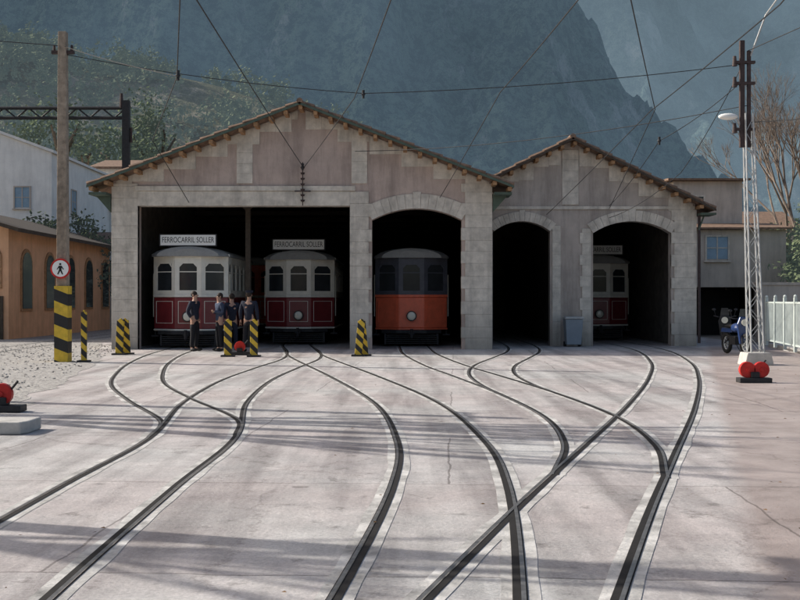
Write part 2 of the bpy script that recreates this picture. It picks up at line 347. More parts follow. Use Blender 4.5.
# ---------------------------------------------------------------- shed builder helpers
def arch(xa,xb,zs,zc,n=10):
    xm=(xa+xb)/2;hw=(xb-xa)/2;h=zc-zs;Rr=(hw*hw+h*h)/(2*h);cz=zc-Rr
    return [(xa+(xb-xa)*i/n, cz+math.sqrt(max(0,Rr*Rr-(xa+(xb-xa)*i/n-xm)**2))) for i in range(n+1)],(xm,cz,Rr)
def voussoirs(par,xa,xb,zs,zc,th,y0,y1):
    bd=B()
    _,(xm,cz,Rr)=arch(xa,xb,zs,zc); a0=math.asin((xb-xa)/2/Rr); n=13
    for i in range(n):
        g=.002; t0=-a0+2*a0*i/n+g/Rr*2; t1=-a0+2*a0*(i+1)/n-g/Rr*2
        ro=Rr+th+(.06 if i==n//2 else 0)
        bd.prism([(xm+Rr*math.sin(t0),cz+Rr*math.cos(t0)),(xm+ro*math.sin(t0),cz+ro*math.cos(t0)),(xm+ro*math.sin(t1),cz+ro*math.cos(t1)),(xm+Rr*math.sin(t1),cz+Rr*math.cos(t1))],y0-R.random()*.006,y1)
    return bd.obj('arch_surround',mStone,par,True)
def quoins(par,x0,x1,z0,z1,y0,y1,hh=.36,alt=0,side=0):
    bd=B(); z=z0;k=0
    while z<z1-.05:
        h=min(hh*R.uniform(.9,1.1),z1-z); e=alt if k%2 else 0
        xa=x0-(e if side in(-1,2) else 0); xb=x1+(e if side in(1,2) else 0)
        bd.box(xa,xb,y0-R.random()*.008,y1,z+.004,z+h,0); z+=h;k+=1
    return bd.obj('quoin_stonework',mStone,par,True,bevel=.005)
def gable_hi(xc,zp,sl): return lambda x: zp-sl*abs(x-xc)
def strips(bd,segs,hi,y0,y1):
    for xa,xb,la,lb in segs:
        bd.prism([(xa,la),(xb,lb),(xb,hi(xb)),(xa,hi(xa))],y0,y1)
def rake(par,xa,xb,hi,y0,y1,step=.5):
    bd=B(); x=xa;k=0
    while x<xb-.15:
        x2=min(x+step,xb); top=min(hi(x),hi(x2))-.02; d=.22 if k%2 else .42
        bot=top-d
        bd.prism([(x+.003,bot),(x2-.003,bot),(x2-.003,hi(x2)-.04),(x+.003,hi(x)-.04)],y0-R.random()*.006,y1); x=x2;k+=1
    return bd.obj('gable_stonework',mStone,par,True)
# ------------- large shed
Y1=34.5; ZP=7.58
sh=thing('tram_shed','large pink rendered tram shed with gabled tile roof and wide doorway','tram shed',(-3.08,Y1,0))
hi=gable_hi(-3.08,ZP,.39)
b=B()
ar,_=arch(-.88,1.94,4.06,4.42)
segs=[(-9.0,-8.22,0,0),(-8.22,-3.08,4.98,4.98),(-3.08,-1.57,4.98,4.98),(-1.57,-.88,0,0)]
segs+=[(ar[i][0],ar[i+1][0],ar[i][1],ar[i+1][1]) for i in range(10)]+[(1.94,2.85,0,0)]
strips(b,segs,hi,Y1,Y1+.45)
b.obj('front_wall',mPink,sh,True)
b=B()
for xa,xb in ((-9,-8.6),(2.45,2.85)): b.prism([(xa,0),(xb,0),(xb,hi(xb)-.01),(xa,hi(xa)-.01)],Y1+.45,62)
b.prism([(-8.6,0),(2.45,0),(2.45,hi(2.45)-.01),(-3.08,ZP-.01),(-8.6,hi(-8.6)-.01)],61.6,62)
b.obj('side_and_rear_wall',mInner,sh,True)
quoins(sh,-9.04,-8.22,0,5.2,Y1-.035,Y1+.2,.4)
quoins(sh,-1.57,-.98,0,4.98,Y1-.035,Y1+.2,.38,.1,1)
quoins(sh,2.04,2.89,0,5.2,Y1-.035,Y1+.2,.38,.12,-1)
quoins(sh,-5.12,-4.62,5.2,hi(-5.1)-.1,Y1-.03,Y1+.1,.34)
quoins(sh,-1.52,-1.03,5.2,hi(-1.1)-.14,Y1-.03,Y1+.1,.34)
rake(sh,-8.9,-3.2,hi,Y1-.025,Y1+.1); rake(sh,-2.96,2.8,hi,Y1-.025,Y1+.1)
b=B(); b.box(-8.22,-1.57,Y1-.05,Y1+.45,4.5,4.96); b.box(-8.3,-1.4,Y1-.09,Y1+.1,4.965,5.12); b.obj('lintel',mStone,sh,True,bevel=.01)
voussoirs(sh,-.88,1.94,4.06,4.42,.46,Y1-.045,Y1+.3)
def roofing(par,xc,zp,sl,xl,xr,y0,y1,th=.06):
    b=B()
    b.prism([(xc,zp),(xl,zp-sl*(xc-xl)),(xl,zp-sl*(xc-xl)+th),(xc,zp+th)],y0,y1)
    b.prism([(xc,zp),(xc,zp+th),(xr,zp-sl*(xr-xc)+th),(xr,zp-sl*(xr-xc))],y0,y1)
    for yy in [y0+.06+.24*i for i in range(int((y1-y0)/.24)-1)]:
        for xa in (xl,xr):
            n=int(abs(xa-xc)/.42)
            if yy>y0+1: n=1
            for k in range(n):
                ua=xc+(xa-xc)*k/n; ub=xc+(xa-xc)*(k+1)/n
                j=R.uniform(-.008,.008) if n>1 else 0
                b.cyl((ua,yy+j,zp-sl*abs(ua-xc)+th-.01+j),(ub,yy-j,zp-sl*abs(ub-xc)+th+.02+j),.06,.075,6)
    b.cyl((xc,y0-.03,zp+th+.02),(xc,y1,zp+th+.02),.1,.1,8)
    return b.obj('roof',mTile,par,True)
def rafters(par,xc,zp,sl,xl,xr,y0,y1,st=.46):
    x=xl
    while x<xr:
        b=B(); z=zp-sl*abs(x-xc); b.prism([(x-.06,z-.15),(x+.06,z-.15),(x+.06,z-.01-sl*.06),(x-.06,z-.01-sl*.06)],y0,y1); x+=st
        b.obj('rafter_end',mWoodO,par,True)
def barge(par,xc,xl,xr,hi,y,mat):
    for xa,xb in ((xl,xc),(xc,xr)):
        b=B(); za,zb=hi(xa),hi(xb)
        b.prism([(xa,za-.03),(xb,zb-.03),(xb,zb+.045),(xa,za+.045)],y-.03,y-.005)
        b.obj('bargeboard',mat,par,True)
rf=roofing(sh,-3.08,ZP,.39,-9.62,3.5,Y1-.75,62.2)
rafters(rf,-3.08,ZP,.39,-9.5,3.45,Y1-.72,Y1-.002)
barge(rf,-3.08,-9.62,3.5,hi,Y1-.75,mGreen)
b=B(); b.box(-9.6,-9.06,Y1-.6,Y1+.5,4.8,4.88); b.prism([(-9.06,4.3),(-9.06,4.8),(-9.5,4.8)],Y1-.1,Y1+.05); b.obj('eave_bracket',mGreen,rf,True)
b=B(); b.box(2.91,3.45,Y1-.6,Y1+.5,4.8,4.88); b.prism([(2.91,4.3),(2.91,4.8),(3.35,4.8)],Y1-.1,Y1+.05); b.obj('eave_bracket',mGreen,rf,True)
b=B(); b.box(-5.06,-4.9,36,36.16,0,5.5); b.prism([(-5.6,5.1),(-4.4,5.1),(-5.0,4.4)],36.03,36.12); b.obj('inner_column',mWoodD,sh,True)
for yy in (38,42,46,50,54,58):
    b=B(); b.box(-8.6,2.45,yy,yy+.18,5.1,5.28); b.tube([(-8.5,yy+.09,5.3),(-3.08,yy+.09,7.38),(2.35,yy+.09,5.3)],.09,4); b.cyl((-3.08,yy+.09,5.28),(-3.08,yy+.09,7.3),.08)
    b.obj('roof_truss',mWoodD,sh,True)
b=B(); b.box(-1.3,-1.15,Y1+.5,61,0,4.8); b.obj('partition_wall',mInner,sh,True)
ins=thing('insulator_string','rusty insulator string hanging on the gable of the shed','insulator',(-3.04,Y1-.15,5.85))
b=B(); b.cyl((0,0,.0),(0,0,-1.35),.015)
for k in range(7): b.cyl((0,0,-.15-.17*k),(0,0,-.21-.17*k),.075,.05,10)
b.cyl((0,.15,-.05),(0,-.05,-.05),.03); b.cyl((-.25,0,-.9),(.25,0,-.9),.02); b.obj('insulator',mRust,ins)
# ------------- small shed
Y2=37.0; ZQ=6.88
s2=thing('tram_shed','smaller grey beige tram shed with two arched doorways and gable','tram shed',(6.4,Y2,0))
hi2=gable_hi(5.72,ZQ,.5)
b=B()
aC,_=arch(3.12,5.05,3.86,4.2); aD,_=arch(6.49,9.12,3.8,4.2)
segs=[(2.9,3.12,0,0)]+[(aC[i][0],aC[i+1][0],aC[i][1],aC[i+1][1]) for i in range(10)]+[(5.05,5.72,0,0),(5.72,6.49,0,0)]
segs+=[(aD[i][0],aD[i+1][0],aD[i][1],aD[i+1][1]) for i in range(10)]+[(9.12,9.93,0,0)]
strips(b,segs,hi2,Y2,Y2+.4); b.obj('front_wall',mGreyR,s2,True)
b=B()
for xa,xb in ((9.55,9.93),(2.92,3.08)): b.prism([(xa,0),(xb,0),(xb,hi2(xb)-.01),(xa,hi2(xa)-.01)],Y2+.4,60)
b.prism([(3.08,0),(9.55,0),(9.55,hi2(9.55)-.01),(5.72,ZQ-.01),(3.08,hi2(3.08)-.01)],59.6,60)
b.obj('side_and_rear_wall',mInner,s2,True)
quoins(s2,9.22,9.97,0,4.58,Y2-.035,Y2+.1,.38,.1,-1); quoins(s2,5.12,5.4,0,4.05,Y2-.03,Y2+.1,.38); quoins(s2,6.12,6.42,0,3.95,Y2-.03,Y2+.1,.38,.08,-1)
quoins(s2,5.45,6.0,4.75,hi2(6.0)-.1,Y2-.03,Y2+.1,.36)
rake(s2,3.0,5.4,hi2,Y2-.025,Y2+.1,.5); rake(s2,6.02,9.85,hi2,Y2-.025,Y2+.1,.5)
voussoirs(s2,3.16,5.05,3.86,4.2,.32,Y2-.045,Y2+.3); voussoirs(s2,6.49,9.12,3.8,4.2,.36,Y2-.045,Y2+.3)
b=B(); b.box(2.95,9.9,Y2-.05,Y2+.05,4.6,4.7); b.obj('string_course',mStone,s2,True)
rf2=roofing(s2,5.72,ZQ,.5,2.88,10.45,Y2-.65,60.2)
rafters(rf2,5.72,ZQ,.5,3.7,10.4,Y2-.6,Y2-.002,.42)
barge(rf2,5.72,2.9,10.45,hi2,Y2-.65,mWoodD)
b=B(); b.box(9.99,10.5,Y2-.5,Y2+.4,4.38,4.45); b.tube([(10.2,Y2-.1,4.38),(10.02,Y2-.1,3.9)],.03); b.obj('eave_bracket',mGreen,rf2,True)
b=B(); b.cyl((10.05,Y2-.05,.1),(10.05,Y2-.05,4.38),.05,.05,8); b.obj('downpipe',mRust,s2,True)
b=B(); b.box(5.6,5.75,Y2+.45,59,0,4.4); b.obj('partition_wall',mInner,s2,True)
# ---------------------------------------------------------------- trams
def tram(label,loc,low,up,board=None,L=7.5,trimm=None):
    e=thing('tram',label,'tram',loc,group='old trams parked in the sheds')
    wv=1.2; trimm=trimm or mCream
    P=[(-wv,L-.5),(-wv,.5),(-.42,0),(.42,0),(wv,.5),(wv,L-.5),(.42,L),(-.42,L)]
    b=B(); b.prism(P,.62,1.64,'z'); body=b.obj('body_panel',low,e,bevel=.03)
    b=B()
    for xa,ya,xb,yb in ((-wv,.5,-.42,0),(-.42,0,.42,0),(.42,0,wv,.5)):
        a=Vector((xa,ya));c=Vector((xb,yb));d=(c-a).normalized()
        for z0,z1 in ((.8,.815),(1.5,1.515)): b.obox(a+d*.1,c-d*.1,z0,z1,.012,0,.006)
        b.obox(a+d*.1,a+d*.115,.8,1.515,.012,0,.0062); b.obox(c-d*.115,c-d*.1,.8,1.515,.012,0,.0062)
    b.obj('panel_beading',trimm,body)
    b=B(); b.prism([(x*1.02,y+(-.025 if y<1 else .025)) for x,y in P],1.642,1.73,'z'); b.obj('trim_moulding',trimm,e,bevel=.01)
    b=B(); b.prism([(x*1.015,y+(-.02 if y<1 else .02)) for x,y in P],.56,.618,'z'); b.obj('trim_moulding',trimm,e,bevel=.01)
    b=B(); b.box(-.8,.8,.6,L-.6,.3,.555); b.obj('underframe',mIron,e)
    b=B(); n=len(P); sills=[]
    for i in range(n):
        a=Vector(P[i]);c=Vector(P[(i+1)%n]); ln=(c-a).length; k=max(1,round(ln/.95))
        for j in range(k):
            p=a+(c-a)*j/k;q=a+(c-a)*(j+1)/k;d=(q-p).normalized()
            off=-.02; e0=.14
            b.obox(p,p+d*e0,1.732,2.95,.06,0,off); b.obox(q-d*e0,q,1.732,2.95,.06,0,off)
            b.obox(p+d*e0,q-d*e0,1.732,1.86,.055,0,off); b.obox(p+d*e0,q-d*e0,2.72,2.95,.055,0,off)
            for (c0,dr) in ((p+d*e0,d),(q-d*e0,-d)):
                v0=c0;v1=c0+dr*.12; nn=Vector((d.y,-d.x))*.02
                b.add([(v0.x+nn.x,v0.y+nn.y,2.725),(v1.x+nn.x,v1.y+nn.y,2.725),(v0.x+nn.x,v0.y+nn.y,2.6),(v0.x-nn.x*2,v0.y-nn.y*2,2.725),(v1.x-nn.x*2,v1.y-nn.y*2,2.725),(v0.x-nn.x*2,v0.y-nn.y*2,2.6)],[(0,1,2),(3,5,4),(1,4,5,2)])
            sills.append((p+d*e0,q-d*e0))
    b.obj('window_pillars',up,e)
    for p,q in sills:
        g=B(); g.obox(p,q,1.86,2.72,.012,0,-.03); wn=g.obj('window',mGlass,e)
        g=B(); g.obox(p,q,2.44,2.47,.025,0,-.02); g.obj('window_bar',up,wn)
    vs=[];fs=[];rows=[(-.16,.35),(-.1,.8),(.3,1.0),(.8,1.03),(L-.8,1.03),(L-.3,1.0),(L+.1,.8),(L+.16,.35)];K=12
    b=B()
    for (yy,s) in rows:
        for k in range(K+1):
            a=math.pi*k/K; vs.append((-1.24*s*math.cos(a),yy,2.95+.34*math.sin(a)*(.55+.45*s) ))
    for r in range(len(rows)-1):
        for k in range(K):
            o=r*(K+1)+k; fs.append((o,o+1,o+K+2,o+K+1))
        o=r*(K+1); fs.append((o,o+K+1,o+2*K+1,o+K))
    fs.append(tuple(range(K,-1,-1))); o=(len(rows)-1)*(K+1); fs.append(tuple(range(o,o+K+1)))
    b.add(vs,fs); ro=b.obj('roof',mRoofT,e,smooth=False)
    b=B(); b.prism([(-1.26,.45),(-.45,-.14),(.45,-.14),(1.26,.45),(1.26,.5),(-1.26,.5)],2.952,3.03,'z'); b.obj('roof_cornice',up,ro)
    if board:
        b=B(); b.box(-.92,.92,-.02,.06,3.27,3.66); bo=b.obj('destination_board',mIron,e)
        b=B(); b.box(-.88,.88,-.03,-.021,3.30,3.63); b.obj('board_face',mBoard,bo)
        t=text(board,.22,mInk,'lettering',None,(0,-.033,3.465),.002,1.0)
        wd=max(v.co.x for v in t.data.vertices)-min(v.co.x for v in t.data.vertices); t.scale=(1.66/wd,1.15,1); t.parent=bo
        b=B(); b.cyl((-.6,.03,3.1),(-.6,.03,3.3),.02); b.obj('board_bracket',mIron,bo)
        b=B(); b.cyl((.6,.03,3.1),(.6,.03,3.3),.02); b.obj('board_bracket',mIron,bo)
    b=B(); b.cyl((0,0,1.02),(0,-.14,1.02),.15,.17,20); hl=b.obj('headlight',mIron,e)
    b=B(); b.ell((0,-.14,1.02),(.14,.035,.14),18,8); b.obj('headlight_lens',mBrass,hl,smooth=True)
    b=B(); b.prism([(-1.0,.1),(-.5,-.14),(.5,-.14),(1.0,.1),(1.0,.2),(-1.0,.2)],.44,.558,'z'); b.obj('bumper',mIron,e,bevel=.02)
    b=B(); b.box(-.09,.09,-.42,-.141,.42,.52); b.cyl((0,-.42,.3),(0,-.42,.6),.05); b.obj('coupler',mIron,e)
    b=B()
    for k in range(5): b.box(-.84,.84,.02,.06,.1+.065*k,.13+.065*k)
    b.box(-.9,-.84,.0,.07,.08,.43); b.box(.84,.9,.0,.07,.08,.43); b.obj('lifeguard',mIron,e)
    for sx in (-1,1):
        b=B(); b.box(sx*1.18-.12,sx*1.18+.12,.55,1.3,.36,.41); b.box(sx*1.18-.02,sx*1.18+.02,.6,.64,.41,.6); b.obj('step',mIron,e)
        b=B(); b.cyl((sx*1.24,.6,1.0),(sx*1.24,.6,2.4),.016); b.obj('handrail',mBrass,e)
        for yy in (2.4,L-2.4):
            b=B(); b.cyl((sx*.44,yy,.35),(sx*.52,yy,.35),.33,.33,20); b.cyl((sx*.38,yy,.35),(sx*.44,yy,.35),.37,.37,20); b.cyl((sx*.52,yy,.35),(sx*.6,yy,.35),.1,.1,10); b.obj('wheel',mIron,e)
    return e
tram('cream and maroon old tram with white destination board in doorway',(-6.78,35.2,0),mMaroon,mCream,'FERROCARRIL SOLLER',6.6)
tram('maroon and cream old tram with dark board further inside',(-3.5,38.0,0),mMaroon,mCream,'FERROCARRIL SOLLER',6.6)
tram('open orange red tram with dark blue cab in arched doorway',(.38,36.5,0),mOrange,mNavy,None,7,trimm=mOrange)
tram('maroon and grey tram deep inside the smaller shed',(7.6,42.0,0),mMaroon,mCream,'FERROCARRIL SOLLER',7)
tram('orange red tram stored behind the cream tram',(-6.1,44,0),mOrange,mOrange,None,7)
# ---------------------------------------------------------------- people
def skin(vs,es,rs):
    me=bpy.data.meshes.new('s'); me.from_pydata(vs,es,[]); o=bpy.data.objects.new('s',me); COL.objects.link(o)
    md=o.modifiers.new('k','SKIN'); md.use_smooth_shade=True
    for i,r in enumerate(rs):
        d=me.skin_vertices[0].data[i]; rr=r if isinstance(r,tuple) else (r,r); d.radius=rr; d.use_root=(i==0)
    m2=o.modifiers.new('u','SUBSURF'); m2.levels=1; m2.render_levels=1
    dg=bpy.context.evaluated_depsgraph_get(); out=bpy.data.meshes.new_from_object(o.evaluated_get(dg)); bpy.data.objects.remove(o); return out
def person(label,loc,rot,top,legs,armL,armR,hh=1.0,hat=False,stride=.0):
    e=thing('person',label,'person',loc,rot,group='men standing talking outside the shed'); e.scale=(hh,hh,hh)
    V=[(0,0,.97),(0,.01,1.15),(0,.01,1.34),(0,0,1.49),(0,-.015,1.58),(0,-.02,1.70)]
    Rr=[(.14,.11),(.125,.10),(.155,.105),(.055,.055),(.07,.08),(.072,.085)]
    E=[(0,1),(1,2),(2,3),(3,4),(4,5)]
    for s,arm in ((-1,armL),(1,armR)):
        el_,wr,hd=arm
        i=len(V); V+=[(s*.18,0,1.42),(s*el_[0],el_[1],el_[2]),(s*wr[0],wr[1],wr[2]),(s*hd[0],hd[1],hd[2])]; Rr+=[.058,.044,.028,(.036,.02)]
        E+=[(2,i),(i,i+1),(i+1,i+2),(i+2,i+3)]
        j=len(V); st=s*stride; V+=[(s*.095,0,.90),(s*.11,-.01+st*.4,.49),(s*.12,.03+st,.09),(s*.135,-.1+st,.045)]; Rr+=[.088,.058,.04,.035]; E+=[(0,j),(j,j+1),(j+1,j+2),(j+2,j+3)]
    bd=B(); bd.mesh(skin(V,E,Rr))
    bd.cyl((0,-.10,1.645),(0,-.125,1.62),.012,.018,6)
    for s in (-1,1): bd.ell((s*.082,0,1.64),(.012,.022,.032),6,5)
    for s,arm in ((-1,armL),(1,armR)):
        wr=Vector((s*arm[1][0],arm[1][1],arm[1][2])); hd=Vector((s*arm[2][0],arm[2][1],arm[2][2])); d=(hd-wr).normalized(); u=Vector((0,1,0)) if abs(d.z)>.6 else Vector((0,0,1))
        for k,ln in enumerate((.055,.066,.06,.045)):
            q=hd+u*(k-1.5)*.019+d*.02; r_=q+d*ln*.6; t_=r_+(d+Vector((-s*.5,-.2,0))).normalized()*ln*.5
            bd.cyl(q,r_,.009,.0085,5); bd.cyl(r_,t_,.0085,.006,5)
        q=hd-d*.02-u*.03; bd.cyl(q,q-u*.03+d*.035,.011,.008,5)
    bo=bd.obj('body',mSkin,e,smooth=True)
    b=B()
    for s in (-1,1): b.ell((s*.032,-.098,1.66),(.012,.008,.008),6,5)
    b.box(-.025,.025,-.104,-.098,1.585,1.592); b.obj('face_features',mHair,bo)
    V2=[(0,.0,.88),(0,.0,1.02),(0,.01,1.17),(0,.01,1.36),(0,.005,1.45)]; R2=[(.17,.135),(.16,.13),(.155,.125),(.185,.13),(.09,.075)]; E2=[(0,1),(1,2),(2,3),(3,4)]
    for s,arm in ((-1,armL),(1,armR)):
        i=len(V2); V2+=[(s*.19,0,1.425),(s*arm[0][0],arm[0][1],arm[0][2]),(s*arm[1][0],arm[1][1],arm[1][2])]; R2+=[.078,.062,.045]; E2+=[(3,i),(i,i+1),(i+1,i+2)]
    b=B(); b.mesh(skin(V2,E2,R2)); b.obj('jacket',top,e,smooth=True)
    V3=[(0,0,.97),(0,0,.93)]; R3=[(.155,.12),(.155,.125)]; E3=[(0,1)]
    for s in (-1,1):
        st=s*stride; i=len(V3); V3+=[(s*.1,0,.84),(s*.112,-.01+st*.4,.49),(s*.12,.03+st,.10)]; R3+=[.105,.08,.066]; E3+=[(1,i),(i,i+1),(i+1,i+2)]
    b=B(); b.mesh(skin(V3,E3,R3)); b.obj('trousers',legs,e,smooth=True)
    b=B(); b.ell((0,.018,1.675),(.088,.098,.095),12,8); b.obj('hair',mHair,e,smooth=True)
    if hat:
        b=B(); b.cyl((0,0,1.71),(0,0,1.78),.105,.125,14); b.prism([(-.07,-.08),(.07,-.08),(.05,-.19),(-.05,-.19)],1.70,1.709,'z'); b.obj('cap',mNavyC,e)
    for s in (-1,1):
        st=s*stride; b=B(); b.ell((s*.13,-.05+st,.05),(.048,.135,.05),10,6); b.obj('shoe',mShoe,e,smooth=True)
    return e
down=((.25,.03,1.15),(.26,-.03,.92),(.26,-.05,.84)); hip=((.33,.06,1.2),(.2,-.03,1.02),(.16,-.07,1.0)); fold=((.24,.02,1.16),(.08,-.2,1.2),(.0,-.21,1.21)); pock=((.27,.08,1.17),(.2,.0,.98),(.19,-.03,.9))
person('man in dark navy uniform jacket standing with hands in pockets',(-6.2,33.2,.004),math.radians(70),mNavyC,mBlackC,pock,pock,1.03)
person('man in blue shirt and dark trousers with folded arms',(-5.45,33.2,.004),math.radians(-60),mBlueC,mBlackC,fold,fold,1.0)
person('man in dark jacket standing close behind another man',(-5.15,33.7,.004),math.radians(200),mNavyC,mNavyC,down,pock,.99)
person('man in dark uniform seen from behind beside striped post',(-4.5,32.8,.004),math.radians(170),mNavyC,mBlackC,down,down,1.03,True,.04)
# ---------------------------------------------------------------- bollards, levers
def bollard(label,loc,lean=0,h=.98,wd=.2,rot=0):
    e=thing('striped_post',label,'bollard',loc,rot,group='yellow and black striped posts in front of the shed')
    b=B(); b.prism([(-wd/2,0),(wd/2,0),(wd/2+lean,h),(-wd/2+lean,h)],-.05,.05); b.prism([(-wd/2+.04+lean,h+.002),(wd/2-.04+lean,h+.002),(lean+.02,h+.05),(lean-.02,h+.05)],-.04,.04); b.obj('post',mYB,e,bevel=.01)
    b=B(); b.box(-wd/2-.08,wd/2+.08,-.14,.14,.005,.05); b.obj('base_plate',mIron,e)
    return e
p=at(228,357,30.0); bollard('yellow and black striped steel post on concrete',(p.x,30,0))
p=at(254,357,30.0); bollard('yellow and black striped steel post on concrete',(p.x,30,0))
bollard('leaning yellow and black striped post beside the doorway',((119-400)/F*31,31,0),.05)
bollard('leaning yellow and black striped post beside the doorway',((127-400)/F*31.3,31.3,0),-.06)
bollard('yellow and black striped post beside the pier',((358-400)/F*30.2,30.2,0),.1)
bollard('yellow and black striped post beside the pier',((365-400)/F*30.4,30.4,0),-.09)
bollard('tall thin yellow and black striped post on gravel',((84-400)/F*27.4,27.4,0),0,1.25,.13)
def lever(label,loc,rot=0,two=False,sc_=1):
    e=thing('point_lever',label,'switch lever',loc,rot,group='red weighted levers beside the points'); e.scale=(sc_,)*3
    b=B(); b.box(-.3,.3,-.14,.14,0,.09); b.box(-.08,.08,-.1,.1,.092,.2); b.obj('base_box',mIron,e,bevel=.01)
    b=B(); b.cyl((0,0,.15),(.22,0,.42),.018); b.obj('lever_arm',mIron,e)
    for k in ((-.13,.13) if two else (0,)):
        b=B(); b.cyl((k,-.05,.24),(k,.05,.24),.15,.15,22); b.cyl((k,-.07,.24),(k,-.05,.24),.04,.04,10); b.obj('red_weight',mRed,e,bevel=.012)
    return e
lever('red round weighted point lever between striped posts',((240-400)/F*30.8,30.8,0.006))
lever('pair of red weights on point lever near the lattice mast',((754-400)/F*20.6,20.6,0.006),0,True)
lever('red round weighted lever on concrete by the gravel',(-5.5,15.2,0.01),0,False,1.0)
b=B(); b.prism([(-6.5,12.6),(-4.35,12.6),(-4.3,12.75),(-4.3,13.2),(-6.5,13.2)],.005,.15,'z'); o=b.obj('concrete_block',mConc,bevel=.02); tag(o,'low pale concrete slab block lying beside track','concrete block')
e=thing('litter_bin','grey blue plastic wheeled bin standing against the pier','bin',((573-400)/F*36.4,36.4,0))
b=B(); b.add([(-.24,-.24,.08),(.24,-.24,.08),(.24,.24,.08),(-.24,.24,.08),(-.29,-.3,.92),(.29,-.3,.92),(.29,.3,.92),(-.29,.3,.92)],[(0,3,2,1),(4,5,6,7),(0,1,5,4),(1,2,6,5),(2,3,7,6),(3,0,4,7)]); b.obj('container',mBin,e,bevel=.02)
b=B(); b.prism([(-.32,.925),(.32,.925),(.28,1.0),(-.28,1.0)],-.33,.32); b.obj('lid',mGalv,e,bevel=.015)
for s in (-1,1):
    b=B(); b.cyl((s*.2,.2,.09),(s*.28,.2,.09),.09,.09,12); b.obj('wheel',mRub,e)
# ---------------------------------------------------------------- left pole with sign
pl=thing('catenary_pole','tall weathered pole with striped base and round sign','pole',((63-400)/F*27.5,27.5,0))
b=B(); b.add([(-.14,-.14,0),(.14,-.14,0),(.14,.14,0),(-.14,.14,0),(-.10,-.1,8.25),(.10,-.1,8.25),(.10,.1,8.25),(-.10,.1,8.25)],[(0,3,2,1),(4,5,6,7),(0,1,5,4),(1,2,6,5),(2,3,7,6),(3,0,4,7)]); b.obj('mast',mPoleW,pl,bevel=.015)
b=B(); b.box(-.17,.17,-.17,.17,.01,1.9); b.obj('striped_sleeve',mYB2,pl)
sg=B(); sg.cyl((0,-.2,2.33),(0,-.215,2.33),.25,.25,32); sgo=sg.obj('round_sign',mRed,pl)
b=B(); b.cyl((0,-.216,2.33),(0,-.221,2.33),.205,.205,32); b.obj('sign_face',mBoard,sgo)
b=B(); b.cyl((0,-.222,2.44),(0,-.226,2.44),.028,.028,12); b.prism([(-.035,2.4),(.035,2.4),(.03,2.3),(.07,2.19),(.045,2.18),(0,2.27),(-.05,2.18),(-.075,2.19),(-.03,2.3)],-.226,-.222); b.prism([(-.035,2.4),(-.09,2.31),(-.075,2.3),(-.02,2.37)],-.2265,-.2225); b.prism([(.035,2.4),(.09,2.31),(.075,2.3),(.02,2.37)],-.2265,-.2225); b.obj('sign_pictogram',mInk,sgo)
b=B(); b.box(-.28,.28,-.05,.05,7.7,7.78)
for k in (-.22,.22): b.cyl((k,0,7.78),(k,0,7.92),.04,.03)
b.obj('cross_arm',mRust,pl)
ga=thing('catenary_gantry','dark steel gantry spanning the track beside the shed','gantry',(-11.2,45,0))
b=B()
for zz in (9.0,9.4): b.cyl((0,0,zz),(-9.5,0,zz),.07,.07,6)
for k in range(19): b.cyl((-.5*k,0,9.0 if k%2 else 9.4),(-.5*(k+1),0,9.4 if k%2 else 9.0),.035,.035,5)
b.obj('beam',mIron,ga)
for x in (0,-9.5):
    b=B(); b.box(x-.14,x+.14,-.14,.14,0,9.7); b.obj('upright',mIron,ga)
b=B(); b.cyl((-.2,0,9.4),(-.2,0,10.0),.09,.06); b.obj('insulator',mRust,ga)
b=B(); b.cyl((.2,0,8.6),(.2,0,8.0),.05); b.obj('insulator',mRust,ga)
# right lattice mast
lm=thing('lattice_mast','tall lattice steel mast with dark insulated top on concrete','pole',(8.5,26.3,0))
b=B(); b.prism([(-.35,0),(.35,0),(.28,.3),(-.28,.3)],-.3,.3); b.obj('concrete_foot',mConc,lm,bevel=.02)
b=B(); wb,wt,zt=.15,.09,6.0; ln_=-.18
for sx in (-1,1):
    for sy in (-1,1): b.cyl((sx*wb,sy*wb,.3),(sx*wt+ln_,sy*wt,zt),.025,.022,5)
k=0;z=.3
while z<zt-.3:
    f0=(z-.3)/(zt-.3); f1=(z+.05)/(zt-.3)
    w0=wb+(wt-wb)*f0; w1=wb+(wt-wb)*f1; s=1 if k%2 else -1
    for sy in (-1,1): b.cyl((-s*w0+ln_*f0,sy*w0,z),(s*w1+ln_*f1,sy*w1,z+.35),.009,.009,4); b.cyl((sy*w0+ln_*f0,-s*w0,z),(sy*w1+ln_*f1,s*w1,z+.35),.009,.009,4)
    z+=.35;k+=1
b.obj('lattice_shaft',mGalv,lm)
b=B(); b.box(-.38,-.27,-.05,.05,5.2,7.75); b.box(-.2,-.12,-.04,.04,5.2,7.5)
for zz in (5.6,6.7,7.2): b.box(-.52,-.02,-.06,.06,zz,zz+.06); b.cyl((-.5,0,zz-.06),(-.5,0,zz+.18),.06,.04)
b.obj('mast_head',mRust,lm)
b=B(); b.tube([(-.3,0,5.6),(-.42,-.02,5.85),(-.5,-.02,5.92)],.025,6); la=b.obj('lamp_arm',mGalv,lm)
b=B(); b.ell((-.66,-.02,5.93),(.24,.1,.08),14,8); b.obj('lamp_head',mWhite,la,smooth=True)
b=B(); b.tube([(-.15,0,7.3),(.15,-.3,8.3),(.35,-.8,8.68)],.02,6); la=b.obj('lamp_arm',mGalv,lm)
b=B(); b.ell((.45,-1.0,8.7),(.3,.2,.08),14,8); b.obj('lamp_head',mWhite,la,smooth=True)
